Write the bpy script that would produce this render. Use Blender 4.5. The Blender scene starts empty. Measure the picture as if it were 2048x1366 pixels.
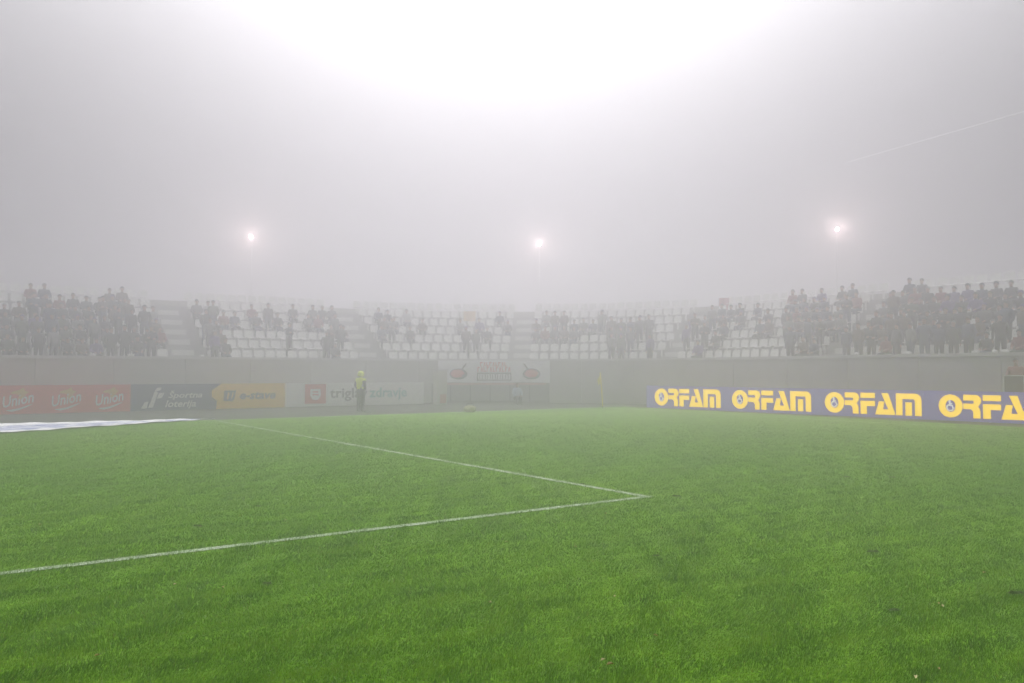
import bpy, bmesh, math, random
import numpy as np
from mathutils import Vector, Matrix, geometry

random.seed(7)
rng = np.random.default_rng(7)
SC = bpy.context.scene
COL = SC.collection
RAD = math.radians

# ------------------------------------------------------------------ camera, sky, sun, exposure
cam_d = bpy.data.cameras.new("camera")
cam = bpy.data.objects.new("camera", cam_d)
COL.objects.link(cam)
cam.location = (0, 0, 1.7)
cam.rotation_euler = (RAD(90 + 2.04), 0, 0)
cam_d.sensor_width = 36
cam_d.lens = 29.13
cam_d.clip_start = 0.05
cam_d.clip_end = 3000
SC.camera = cam

SKY_LOW, SKY_HIGH = 0.03, 8.0
SUN_EL, SUN_AZ = 46, -0.5          # degrees; azimuth from +Y towards +X
W = bpy.data.worlds.new("World")
SC.world = W
W.use_nodes = True
nt = W.node_tree
nt.nodes.clear()
sky = nt.nodes.new("ShaderNodeTexSky")
sky.sky_type = 'NISHITA'
sky.sun_disc = False
sky.sun_elevation = RAD(SUN_EL)
sky.sun_rotation = RAD(SUN_AZ)
sky.air_density = 1.0
sky.dust_density = 0.7
sky.ozone_density = 1.0
hs = nt.nodes.new("ShaderNodeHueSaturation")
hs.inputs['Saturation'].default_value = 0.0
bg = nt.nodes.new("ShaderNodeBackground")
bg.inputs['Strength'].default_value = 0.09
wo = nt.nodes.new("ShaderNodeOutputWorld")
# sky gradient shaped for its light: dark horizon, unseen zenith boosted to brighten the grass
tcw = nt.nodes.new("ShaderNodeTexCoord")
sxyz = nt.nodes.new("ShaderNodeSeparateXYZ")
mrw = nt.nodes.new("ShaderNodeMapRange")
mrw.inputs['From Min'].default_value = 0.0
mrw.inputs['From Max'].default_value = 1.0
mrw.inputs['To Min'].default_value = SKY_LOW
mrw.inputs['To Max'].default_value = SKY_HIGH
mulw = nt.nodes.new("ShaderNodeMix")
mulw.data_type = 'RGBA'
mulw.blend_type = 'MULTIPLY'
mulw.clamp_result = False
mulw.inputs[0].default_value = 1.0
nt.links.new(tcw.outputs['Generated'], sxyz.inputs[0])
zmax = nt.nodes.new("ShaderNodeMath")
zmax.operation = 'MAXIMUM'
zmax.inputs[1].default_value = 0.0
zpow = nt.nodes.new("ShaderNodeMath")
zpow.operation = 'POWER'
zpow.inputs[1].default_value = 3.0
nt.links.new(sxyz.outputs['Z'], zmax.inputs[0])
nt.links.new(zmax.outputs[0], zpow.inputs[0])
nt.links.new(zpow.outputs[0], mrw.inputs['Value'])
nt.links.new(sky.outputs[0], hs.inputs['Color'])
nt.links.new(hs.outputs[0], mulw.inputs[6])
nt.links.new(mrw.outputs[0], mulw.inputs[7])
nt.links.new(mulw.outputs[2], bg.inputs['Color'])
nt.links.new(bg.outputs[0], wo.inputs['Surface'])

sl = bpy.data.lights.new("sun", 'SUN')
sl.energy = 3.3
sl.angle = RAD(42)
sl.color = (1.0, 0.98, 0.97)
sun = bpy.data.objects.new("sun", sl)
COL.objects.link(sun)
sd = Vector((math.sin(RAD(SUN_AZ)) * math.cos(RAD(SUN_EL)), math.cos(RAD(SUN_AZ)) * math.cos(RAD(SUN_EL)), math.sin(RAD(SUN_EL))))
sun.rotation_euler = sd.to_track_quat('Z', 'Y').to_euler()
sun.location = (0, 40, 30)

SC.view_settings.view_transform = 'Standard'
SC.view_settings.look = 'None'
SC.view_settings.exposure = -0.02
SC.view_settings.gamma = 1.0
SC.view_settings.use_curve_mapping = False
SC.cycles.use_denoising = True
SC.cycles.volume_bounces = 1
SC.cycles.max_bounces = 6
SC.cycles.diffuse_bounces = 2
SC.cycles.glossy_bounces = 2
SC.cycles.transparent_max_bounces = 4
SC.cycles.sample_clamp_indirect = 4

HAZE_DENSITY, HAZE_G, HAZE_TOP = 0.0275, 0.83, 11.8

# ------------------------------------------------------------------ helpers
def mat(name, col, rough=0.7, vary=0.12, scale=6.0, bump=0.0, spec=0.3, emit=0.0, coords='Object'):
    m = bpy.data.materials.new(name)
    m.use_nodes = True
    n = m.node_tree.nodes
    l = m.node_tree.links
    b = n["Principled BSDF"]
    b.inputs['Roughness'].default_value = rough
    b.inputs['Specular IOR Level'].default_value = spec
    tc = n.new("ShaderNodeTexCoord")
    nz = n.new("ShaderNodeTexNoise")
    nz.inputs['Scale'].default_value = scale
    nz.inputs['Detail'].default_value = 5
    l.new(tc.outputs[coords], nz.inputs['Vector'])
    mx = n.new("ShaderNodeMix")
    mx.data_type = 'RGBA'
    mx.inputs[6].default_value = (*[c * (1 - vary) for c in col], 1)
    mx.inputs[7].default_value = (*[min(1, c * (1 + vary)) for c in col], 1)
    l.new(nz.outputs['Fac'], mx.inputs[0])
    l.new(mx.outputs[2], b.inputs['Base Color'])
    if emit:
        b.inputs['Emission Color'].default_value = (*col, 1)
        b.inputs['Emission Strength'].default_value = emit
    if bump:
        bp = n.new("ShaderNodeBump")
        bp.inputs['Strength'].default_value = bump
        bp.inputs['Distance'].default_value = 0.02
        l.new(nz.outputs['Fac'], bp.inputs['Height'])
        l.new(bp.outputs[0], b.inputs['Normal'])
    return m


def link(name, me, parent=None, loc=None, rz=None):
    o = bpy.data.objects.new(name, me)
    COL.objects.link(o)
    if parent is not None:
        o.parent = parent
    if loc is not None:
        o.location = loc
    if rz is not None:
        o.rotation_euler = (0, 0, rz)
    return o


def thing(name, label, cat, loc=(0, 0, 0), rz=0.0, group=None):
    o = link(name, None, None, loc, rz)
    o.empty_display_size = 0.2
    return tag(o, label, cat, group)


def tag(o, label=None, cat=None, group=None, kind=None):
    if label: o['label'] = label
    if cat: o['category'] = cat
    if group: o['group'] = group
    if kind: o['kind'] = kind
    return o


class MB:
    """collects verts/faces for one mesh"""
    def __init__(self):
        self.v, self.f, self.mi = [], [], []

    def add(self, vs, fs, mi=0):
        b = len(self.v)
        self.v += [tuple(p) for p in vs]
        self.f += [tuple(i + b for i in q) for q in fs]
        self.mi += [mi] * len(fs)

    def box(self, x0, x1, y0, y1, z0, z1, mi=0, M=None):
        vs = [(x, y, z) for z in (z0, z1) for y in (y0, y1) for x in (x0, x1)]
        if M is not None:
            vs = [M @ Vector(p) for p in vs]
        self.add(vs, [(0, 2, 3, 1), (4, 5, 7, 6), (0, 1, 5, 4), (2, 6, 7, 3), (0, 4, 6, 2), (1, 3, 7, 5)], mi)

    def tube(self, pts, r, n=8, mi=0, cap=True):
        pts = [Vector(p) for p in pts]
        rs = r if isinstance(r, (list, tuple)) else [r] * len(pts)
        rings = []
        for i, p in enumerate(pts):
            t = (pts[min(i + 1, len(pts) - 1)] - pts[max(i - 1, 0)]).normalized()
            a = t.cross(Vector((0, 0, 1)))
            if a.length < 0.05: a = t.cross(Vector((1, 0, 0)))
            a.normalize()
            b = t.cross(a)
            rings.append([p + (a * math.cos(2 * math.pi * k / n) + b * math.sin(2 * math.pi * k / n)) * rs[i] for k in range(n)])
        vs = [q for rr in rings for q in rr]
        fs = []
        for i in range(len(rings) - 1):
            for k in range(n):
                k2 = (k + 1) % n
                fs.append((i * n + k, i * n + k2, (i + 1) * n + k2, (i + 1) * n + k))
        if cap:
            fs.append(tuple(range(n - 1, -1, -1)))
            fs.append(tuple((len(rings) - 1) * n + k for k in range(n)))
        self.add(vs, fs, mi)

    def poly(self, outline, depth=0.004, y=0.0, holes=(), mi=0):
        """flat shape in the x-z plane facing -y, with a thin edge"""
        loops = [outline] + list(holes)
        tris = geometry.tessellate_polygon([[Vector((p[0], p[1], 0)) for p in lp] for lp in loops])
        flat = [p for lp in loops for p in lp]
        vs = [(p[0], y - depth, p[1]) for p in flat] + [(p[0], y, p[1]) for p in flat]
        n = len(flat)
        fs = []
        for t in tris:
            a, b, c = (Vector(flat[i]) for i in t)
            if (b - a).cross(c - a) < 0: t = (t[0], t[2], t[1])
            fs.append(tuple(t))
        o = 0
        for lp in loops:
            k = len(lp)
            for i in range(k):
                j = (i + 1) % k
                fs.append((o + i, o + j, n + o + j, n + o + i))
            o += k
        self.add(vs, fs, mi)

    def ribbon(self, pts, w, depth=0.004, y=0.0):
        ps = [Vector(p) for p in pts]
        L, Rr = [], []
        for i, p in enumerate(ps):
            t = (ps[min(i + 1, len(ps) - 1)] - ps[max(i - 1, 0)]).normalized()
            nn = Vector((-t.y, t.x))
            ww = (w[i] if isinstance(w, (list, tuple)) else w) / 2
            L.append(p + nn * ww)
            Rr.append(p - nn * ww)
        self.poly([tuple(q) for q in Rr] + [tuple(q) for q in reversed(L)], depth, y)

    def mesh(self, name, mats, smooth=False):
        me = bpy.data.meshes.new(name)
        me.from_pydata(self.v, [], self.f)
        for m in (mats if isinstance(mats, (list, tuple)) else [mats]):
            me.materials.append(m)
        if any(self.mi):
            me.polygons.foreach_set('material_index', self.mi)
        if smooth:
            me.polygons.foreach_set('use_smooth', [True] * len(me.polygons))
        me.update()
        return me

    def build(self, name, mats, parent=None, loc=None, rz=None, smooth=False):
        return link(name, self.mesh(name, mats, smooth), parent, loc, rz)


def ellipse(cx, cy, rx, ry, n=28):
    return [(cx + rx * math.cos(2 * math.pi * i / n), cy + ry * math.sin(2 * math.pi * i / n)) for i in range(n)]


def text_mesh(body, width, height, shear=0.0, bold=0.0):
    """mesh of a word scaled to width x height, in the x-z plane facing -y, lower left at the origin"""
    cu = bpy.data.curves.new("text", 'FONT')
    cu.body = body
    cu.shear = shear
    cu.offset = bold
    cu.resolution_u = 2
    cu.extrude = 0.01
    ob = bpy.data.objects.new("text", cu)
    COL.objects.link(ob)
    bpy.context.view_layer.update()
    me = bpy.data.meshes.new_from_object(ob.evaluated_get(bpy.context.evaluated_depsgraph_get()))
    bpy.data.objects.remove(ob)
    bpy.data.curves.remove(cu)
    co = np.empty(len(me.vertices) * 3)
    me.vertices.foreach_get('co', co)
    co = co.reshape(-1, 3)
    lo, hi = co.min(0), co.max(0)
    out = np.empty_like(co)
    out[:, 0] = (co[:, 0] - lo[0]) / (hi[0] - lo[0]) * width
    out[:, 2] = (co[:, 1] - lo[1]) / (hi[1] - lo[1]) * height
    out[:, 1] = -(co[:, 2] - lo[2]) / (hi[2] - lo[2]) * 0.004
    me.vertices.foreach_set('co', out.ravel())
    me.update()
    return me


def shift(me, dx=0, dy=0, dz=0, rot=0.0):
    me.transform(Matrix.Translation((dx, dy, dz)) @ Matrix.Rotation(-rot, 4, 'Y'))
    return me

# ------------------------------------------------------------------ plan of the ground corner
F = Vector((4.2, 38.6))                 # the corner flag
U = Vector((0.821, 0.571)).normalized()   # along the left boundary, towards the corner
V = Vector((-U.y, U.x))                 # away from the pitch, at right angles
VA, UB, RC = 10.5, 5.5, 12.0            # wall offsets and corner radius
CC = F + U * (UB - RC) + V * (VA - RC)
MD, ED = (U + V).normalized(), (U - V).normalized()
HALF = RC * math.pi / 4


def ring(s, off=0.0):
    """point, outward normal and rightward tangent on the curved line of the wall"""
    if s < -HALF:
        n, t = V, U
        p = CC + V * (RC + off) + U * (s + HALF)
    elif s > HALF:
        n, t = U, -V
        p = CC + U * (RC + off) - V * (s - HALF)
    else:
        a = s / RC
        n = MD * math.cos(a) + ED * math.sin(a)
        t = ED * math.cos(a) - MD * math.sin(a)
        p = CC + n * (RC + off)
    return p, n, t


def s_of_len(L, off):
    k = (RC + off) / RC
    if abs(L) <= HALF * k: return L / k
    return math.copysign(HALF + abs(L) - HALF * k, L)


def len_of_s(s, off):
    k = (RC + off) / RC
    if abs(s) <= HALF: return s * k
    return math.copysign(HALF * k + abs(s) - HALF, s)


def px_of(x, y): return 1024 + 1657 * x / max(y, 0.5)


def sweep(mb, prof, s0, s1, step=0.75, mi=0, closed=True, caps=True):
    """profile (offset, z) swept along the wall line"""
    n = max(1, int(round((s1 - s0) / step)))
    k = len(prof)
    vs = []
    for i in range(n + 1):
        s = s0 + (s1 - s0) * i / n
        for off, z in prof:
            p, _, _ = ring(s, off)
            vs.append((p.x, p.y, z))
    fs = []
    for i in range(n):
        for j in range(k if closed else k - 1):
            j2 = (j + 1) % k
            fs.append((i * k + j, i * k + j2, (i + 1) * k + j2, (i + 1) * k + j))
    if caps and closed:
        fs.append(tuple(range(k)))
        fs.append(tuple(n * k + j for j in reversed(range(k))))
    mb.add(vs, fs, mi)

# ------------------------------------------------------------------ materials
M_white_sheet = mat("white banner fabric", (0.88, 0.88, 0.92), 0.6, 0.05, 3)
M_white_board = mat("white board", (0.85, 0.87, 0.85), 0.45, 0.05, 2)
M_red_board = mat("red board", (0.78, 0.08, 0.05), 0.4, 0.1, 2)
M_blue_board = mat("dark blue board", (0.05, 0.07, 0.20), 0.4, 0.1, 2)
M_yellow_board = mat("amber board", (1.0, 0.58, 0.0), 0.4, 0.06, 2)
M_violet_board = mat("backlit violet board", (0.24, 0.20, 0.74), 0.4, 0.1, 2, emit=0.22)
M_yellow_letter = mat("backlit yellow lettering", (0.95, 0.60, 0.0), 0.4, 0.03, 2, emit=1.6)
M_white_letter = mat("white lettering", (0.8, 0.8, 0.8), 0.4, 0.03, 2)
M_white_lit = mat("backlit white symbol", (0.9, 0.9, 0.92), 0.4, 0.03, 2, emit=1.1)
M_grey_letter = mat("grey lettering", (0.06, 0.07, 0.08), 0.4, 0.05, 2)
M_teal_letter = mat("teal lettering", (0.15, 0.5, 0.45), 0.4, 0.05, 2)
M_slate_letter = mat("slate lettering", (0.07, 0.08, 0.1), 0.4, 0.05, 2)
M_red_print = mat("red print", (0.65, 0.05, 0.04), 0.5, 0.15, 8)
M_gold_print = mat("gold emblem print", (0.75, 0.4, 0.03), 0.5, 0.1, 8)
M_dark_print = mat("dark print", (0.05, 0.045, 0.04), 0.5, 0.1, 8)
M_metal = mat("galvanised metal", (0.4, 0.41, 0.42), 0.45, 0.1, 12)
M_dark_metal = mat("dark painted metal", (0.07, 0.075, 0.075), 0.5, 0.15, 8)
M_concrete = mat("concrete", (0.5, 0.5, 0.475), 0.9, 0.2, 1.3, 0.3)
M_coping = mat("pale concrete coping", (0.5, 0.5, 0.49), 0.9, 0.2, 2.0, 0.3)
M_terrace = mat("terrace concrete", (0.42, 0.42, 0.42), 0.9, 0.2, 1.0, 0.3)
M_stair = mat("painted stair", (0.7, 0.7, 0.69), 0.8, 0.1, 3)
M_seat = mat("white seat plastic", (0.85, 0.85, 0.84), 0.35, 0.05, 3)
M_gate = mat("grey gate", (0.28, 0.29, 0.28), 0.6, 0.2, 3)
M_flag = mat("yellow flag cloth", (0.8, 0.72, 0.03), 0.7, 0.1, 12)
M_pole = mat("yellow pole", (0.95, 0.78, 0.02), 0.4, 0.05, 12)
M_bag = mat("pale yellow bag", (0.55, 0.5, 0.3), 0.7, 0.15, 12)
M_paper = mat("paper", (0.75, 0.75, 0.75), 0.8, 0.1, 20)
M_orange = mat("orange cloth", (0.78, 0.55, 0.25), 0.8, 0.1, 5)
M_redcloth = mat("red cloth", (0.5, 0.2, 0.22), 0.8, 0.1, 5)
M_leaf = mat("dry leaf", (0.32, 0.22, 0.09), 0.8, 0.35, 60)
M_leaf2 = mat("pale leaf", (0.42, 0.38, 0.2), 0.8, 0.25, 60)
M_soil = mat("soil", (0.05, 0.09, 0.012), 0.95, 0.4, 60, 0.6)
M_cable = mat("pale cable", (0.8, 0.8, 0.82), 0.4, 0.05, 3)

# ground sheets
def ground_mat(name, cols, scales, bump=0.4, rough=0.95):
    m = bpy.data.materials.new(name)
    m.use_nodes = True
    n, l = m.node_tree.nodes, m.node_tree.links
    b = n["Principled BSDF"]
    b.inputs['Roughness'].default_value = rough
    b.inputs['Specular IOR Level'].default_value = 0.15
    tc = n.new("ShaderNodeTexCoord")
    prev = None
    for i, sc in enumerate(scales):
        nz = n.new("ShaderNodeTexNoise")
        nz.inputs['Scale'].default_value = sc
        nz.inputs['Detail'].default_value = 8
        nz.inputs['Roughness'].default_value = 0.65
        l.new(tc.outputs['Object'], nz.inputs['Vector'])
        cr = n.new("ShaderNodeValToRGB")
        cr.color_ramp.elements[0].position = 0.36
        cr.color_ramp.elements[1].position = 0.66
        l.new(nz.outputs['Fac'], cr.inputs['Fac'])
        if prev is None:
            cr.color_ramp.elements[0].color = (*cols[0], 1)
            cr.color_ramp.elements[1].color = (*cols[1], 1)
            prev = cr.outputs['Color']
        else:
            lo = 0.85 if i == 1 else 0.6
            cr.color_ramp.elements[0].color = (lo, lo, lo, 1)
            cr.color_ramp.elements[1].color = (1.15, 1.15, 1.15, 1)
            mx = n.new("ShaderNodeMix")
            mx.data_type = 'RGBA'
            mx.blend_type = 'MULTIPLY'
            mx.inputs[0].default_value = 1
            l.new(prev, mx.inputs[6])
            l.new(cr.outputs['Color'], mx.inputs[7])
            prev = mx.outputs[2]
        last = nz
    l.new(prev, b.inputs['Base Color'])
    bp = n.new("ShaderNodeBump")
    bp.inputs['Strength'].default_value = bump
    bp.inputs['Distance'].default_value = 0.03
    l.new(last.outputs['Fac'], bp.inputs['Height'])
    l.new(bp.outputs[0], b.inputs['Normal'])
    return m


GRASS_A, GRASS_B = (0.10, 0.245, 0.0003), (0.155, 0.32, 0.0006)
M_pitch = ground_mat("pitch turf", (GRASS_A, GRASS_B), (0.12, 0.9, 28.0), 0.9)
M_track = ground_mat("track surface", ((0.05, 0.05, 0.045), (0.085, 0.08, 0.075)), (0.3, 3.0, 30.0), 0.4)
M_line = ground_mat("line paint on turf", ((0.30, 0.42, 0.22), (0.52, 0.6, 0.46)), (1.5, 9.0, 40.0), 0.8)

# ------------------------------------------------------------------ the setting
mb = MB(); mb.add([(-150, -60, -0.03), (150, -60, -0.03), (150, 200, -0.03), (-150, 200, -0.03)], [(0, 1, 2, 3)])
tag(mb.build("ground", M_track), "dark ground between the pitch and the stand", kind='structure')

Q = F + U * 1.62 + V * 0.35
def corner_sheet(q, du, dv, z):
    a, b, c, d = q, q - U * du, q - U * du - V * dv, q - V * dv
    return [(p.x, p.y, z) for p in (a, b, c, d)]
vs = corner_sheet(Q, 70, 75, 0.0)
lo = [(x, y, -0.029) for x, y, z in vs]
mb = MB(); mb.add(vs + lo, [(0, 1, 2, 3), (0, 4, 5, 1), (3, 7, 4, 0)])
tag(mb.build("pitch", M_pitch), "green football pitch", kind='structure')

PC = Vector((1.87, 11.30))        # corner of the marked box
def stripe(mb, a, b, w, z):
    t = (b - a).normalized(); n = Vector((-t.y, t.x)) * (w / 2)
    mb.add([(*(a - n), z), (*(b - n), z), (*(b + n), z), (*(a + n), z)], [(0, 1, 2, 3)])
PC0 = PC - U * 30
mb = MB(); stripe(mb, PC0, PC, 0.115, 0.004)
tag(mb.build("penalty_area_line", M_line), "white line of the penalty area running across the near grass", kind='structure')
mb = MB(); stripe(mb, PC + V * 0.06 - U * 0.055, PC - U * 0.055 + V * 20.8, 0.115, 0.004)
tag(mb.build("penalty_area_side_line", M_line), "white side line of the penalty area running away into the mist", kind='structure')
mb = MB(); stripe(mb, F - U * 60, F, 0.115, 0.004)
tag(mb.build("boundary_line", M_line), "white boundary line along the far left edge of the grass", kind='structure')
mb = MB(); stripe(mb, F - V * 0.07, F - V * 60, 0.115, 0.004)
tag(mb.build("side_boundary_line", M_line), "white boundary line along the violet boards", kind='structure')

# ------------------------------------------------------------------ near grass blades
def grass_blades():
    m = bpy.data.materials.new("grass blades")
    m.use_nodes = True
    n, l = m.node_tree.nodes, m.node_tree.links
    b = n["Principled BSDF"]
    b.inputs['Roughness'].default_value = 0.6
    b.inputs['Specular IOR Level'].default_value = 0.25
    at = n.new("ShaderNodeAttribute"); at.attribute_name = "tint"
    cr = n.new("ShaderNodeValToRGB")
    e = cr.color_ramp.elements
    e[0].position, e[0].color = 0.0, (0.015, 0.075, 0.0003, 1)
    e[1].position, e[1].color = 1.0, (0.62, 0.70, 0.56, 1)
    for p, c in ((0.35, (0.076, 0.22, 0.0004)), (0.6, (0.165, 0.32, 0.0008)), (0.75, (0.24, 0.22, 0.05)), (0.82, (0.34, 0.42, 0.26))):
        x = e.new(p); x.color = (*c, 1)
    l.new(at.outputs['Fac'], cr.inputs['Fac'])
    l.new(cr.outputs['Color'], b.inputs['Base Color'])
    tl = n.new("ShaderNodeBsdfTranslucent")
    l.new(cr.outputs['Color'], tl.inputs['Color'])
    ms = n.new("ShaderNodeMixShader")
    ms.inputs[0].default_value = 0.35
    l.new(b.outputs[0], ms.inputs[1])
    l.new(tl.outputs[0], ms.inputs[2])
    l.new(ms.outputs[0], n["Material Output"].inputs['Surface'])
    P = []
    ys = np.linspace(3.6, 32, 600)
    dens = np.minimum(15000, 15000 * (4.8 / ys) ** 1.9) * np.clip((32 - ys) / 10, 0, 1)
    half = ys * 0.70 + 1.2
    wgt = dens * 2 * half
    cdf = np.cumsum(wgt); n_ = int(wgt.sum() * (ys[1] - ys[0])); cdf = cdf / cdf[-1]
    y = np.interp(rng.random(n_), cdf, ys)
    x = rng.uniform(-1, 1, n_) * (y * 0.70 + 1.2)
    P = np.stack([x, y], 1)
    # stay on the pitch
    rel = P - np.array(Q)
    keep = (rel @ np.array(U) < -0.05) & (rel @ np.array(V) < -0.05)
    P = P[keep]
    N = len(P)
    def fld(sx, sy, k):
        r2 = np.random.default_rng(k)
        o = np.zeros(N)
        for _ in range(6):
            a = r2.uniform(0, 2 * math.pi); f = r2.uniform(0.6, 1.5)
            o += np.sin(f * (P[:, 0] * sx * math.cos(a) + P[:, 1] * sy * math.sin(a)) + r2.uniform(0, 6))
        return o / 3.5
    clump = fld(9, 9, 1) * 0.6 + fld(3, 3, 2) * 0.2 + fld(26, 26, 5) * 0.6
    d = P[:, 1]
    h = (0.015 + 0.009 * clump + rng.exponential(0.004, N)).clip(0.006, 0.05)
    w = 0.0022 + 0.00036 * d
    az = rng.uniform(0, 2 * math.pi, N)
    la = fld(4, 4, 3) * 2.5 + rng.normal(0, 0.9, N)         # lean direction
    lean = (0.5 + 0.35 * fld(6, 6, 4) + rng.normal(0, 0.25, N)).clip(-0.2, 1.6) * h
    tx, ty = np.cos(az) * w / 2, np.sin(az) * w / 2
    v = np.empty((N, 3, 3))
    v[:, 0] = np.stack([P[:, 0] - tx, P[:, 1] - ty, np.full(N, -0.001)], 1)
    v[:, 1] = np.stack([P[:, 0] + tx, P[:, 1] + ty, np.full(N, -0.001)], 1)
    v[:, 2] = np.stack([P[:, 0] + np.cos(la) * lean, P[:, 1] + np.sin(la) * lean, h], 1)
    tint = 0.37 + 0.035 * fld(0.8, 0.8, 8) + 0.12 * fld(11, 11, 9) + rng.normal(0, 0.12, N)
    straw = rng.random(N) < 0.012
    tint = tint.clip(0.0, 0.62)
    tint[straw] = 0.75
    # paint on the blades that stand in a line
    r = P - np.array(PC)
    uu, vv = r @ np.array(U), r @ np.array(V)
    jit = rng.normal(0, 0.012, N)
    onl = ((np.abs(vv + jit) < 0.06) & (uu < 0.05)) | ((np.abs(uu + 0.055 + jit) < 0.06) & (vv > 0) & (vv < 20.8))
    worn = rng.random(N) < (0.58 + 0.2 * fld(3, 3, 11)).clip(0.25, 0.85)
    onl &= worn
    tint[onl] = rng.uniform(0.79, 0.89, onl.sum())
    me = bpy.data.meshes.new("grass")
    me.vertices.add(N * 3); me.loops.add(N * 3); me.polygons.add(N)
    me.vertices.foreach_set('co', v.ravel())
    me.loops.foreach_set('vertex_index', np.arange(N * 3))
    me.polygons.foreach_set('loop_start', np.arange(N) * 3)
    me.update(calc_edges=True)
    a = me.attributes.new("tint", 'FLOAT', 'FACE')
    a.data.foreach_set('value', tint.astype(np.float32))
    me.materials.append(m)
    o = link("grass", me)
    tag(o, "short mown green grass of the pitch", "grass", kind='stuff')
    print("blades", N)
grass_blades()

# ------------------------------------------------------------------ perimeter wall
WALL_TOP = 2.36
S0, S1 = -46.0, 42.0
gate_s0, gate_s1 = -6.3, 0.2
wall = thing("perimeter_wall", "long pale grey concrete wall curving round behind the advertising boards", "wall", (*ring(0)[0], 0))
wi = wall.matrix_basis.inverted(); 
def wbuild(mb, name, m, parent, smooth=False):
    """meshes computed in world space, hung under a thing standing at its own base"""
    L = parent.location
    rz = parent.rotation_euler.z
    Mi = (Matrix.Translation(L) @ Matrix.Rotation(rz, 4, 'Z')).inverted()
    mb.v = [tuple(Mi @ Vector(p)) for p in mb.v]
    return mb.build(name, m, parent, smooth=smooth)
s = S0
while s < S1 - 0.1:
    e = min(s + 3.0, S1)
    mb = MB()
    zt = WALL_TOP - 0.14 + random.uniform(-0.004, 0.004)
    j = random.uniform(-0.006, 0.006)
    g0, g1 = s + 0.012, e - 0.012
    if g1 <= gate_s0 or g0 >= gate_s1:
        sweep(mb, [(j, -0.03), (0.24, -0.03), (0.24, zt), (j, zt)], g0, g1)
    else:
        if g0 < gate_s0: sweep(mb, [(j, -0.03), (0.24, -0.03), (0.24, 1.05), (j, 1.05)], g0, gate_s0)
        if g1 > gate_s1: sweep(mb, [(j, -0.03), (0.24, -0.03), (0.24, 1.05), (j, 1.05)], gate_s1, g1)
        sweep(mb, [(j, 1.05), (0.24, 1.05), (0.24, zt), (j, zt)], g0, g1)
    wbuild(mb, "wall_panel", M_concrete, wall)
    s = e
mb = MB(); sweep(mb, [(-0.07, WALL_TOP - 0.13), (0.3, WALL_TOP - 0.13), (0.3, WALL_TOP), (-0.05, WALL_TOP)], S0, S1)
wbuild(mb, "coping", M_coping, wall)

# gate in the wall below the banner
gp, gn, gt = ring((gate_s0 + gate_s1) / 2, 0.12)
gate = thing("gate", "grey low metal gate in the wall under the white banner", "gate", (gp.x, gp.y, 0), math.atan2(gt.y, gt.x))
npan = 6
for i in range(npan):
    a = gate_s0 + (gate_s1 - gate_s0) * i / npan; b = gate_s0 + (gate_s1 - gate_s0) * (i + 1) / npan
    mb = MB(); sweep(mb, [(0.12, 0.05), (0.15, 0.05), (0.15, 1.03), (0.12, 1.03)], a + 0.03, b - 0.03, 0.5)
    wbuild(mb, "gate_panel", M_gate, gate)
    mb = MB(); sweep(mb, [(0.09, -0.02), (0.16, -0.02), (0.16, 1.04), (0.09, 1.04)], b - 0.03, b + 0.03, 0.5)
    wbuild(mb, "gate_post", M_dark_metal, gate)

# ------------------------------------------------------------------ grandstand
NR, TREAD, RISE, Z1 = 7, 0.8, 0.52, 1.92
ST = thing("grandstand", "stepped concrete grandstand with rows of white seats fading into fog", "grandstand", (*ring(0, 1)[0], 0))
for r in range(NR):
    o0 = 0.26 + r * TREAD
    z = Z1 + r * RISE
    mb = MB(); sweep(mb, [(o0, z - RISE - 0.3), (o0 + TREAD + 0.1, z - RISE - 0.3), (o0 + TREAD + 0.1, z), (o0, z)], S0, S1, 1.2)
    # keep neighbours from sharing a face: the strip runs on under the next riser
    wbuild(mb, "terrace_step", M_terrace, ST)
mb = MB(); ob = 0.26 + NR * TREAD + 0.12
sweep(mb, [(ob, -0.03), (ob + 0.25, -0.03), (ob + 0.25, Z1 + (NR - 1) * RISE + 0.35), (ob, Z1 + (NR - 1) * RISE + 0.35)], S0, S1, 1.2)
wbuild(mb, "rear_wall", M_concrete, ST)

def s_at_px(px, off):
    best = min(np.arange(S0, S1, 0.02), key=lambda q: abs(px_of(*ring(q, off)[0]) - px) if ring(q, off)[0].y > 5 else 1e9)
    return float(best)
aisles = [s_at_px(p, 3.0) for p in (712, 1047, 1375)]
aisles = [aisles[0] - 9.5 * k for k in (3, 2, 1)] + aisles + [aisles[2] + 9.5 * k for k in (1, 2)]
for a in aisles:
    for r in range(NR):
        for hstep in (0, 1):
            if r == 0 and hstep == 0: continue
            off0 = 0.26 + r * TREAD - (0.4 if hstep == 0 else 0.0)
            if hstep: continue
            z = Z1 + r * RISE - RISE / 2
            mb = MB()
            k = RC / (RC + off0) if abs(a) < HALF else 1
            sweep(mb, [(off0, z - RISE / 2 + 0.003), (off0 + 0.395, z - RISE / 2 + 0.003), (off0 + 0.395, z), (off0, z)], a - 0.5 * k, a + 0.5 * k, 0.5)
            wbuild(mb, "stair_step", M_stair, ST)

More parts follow.
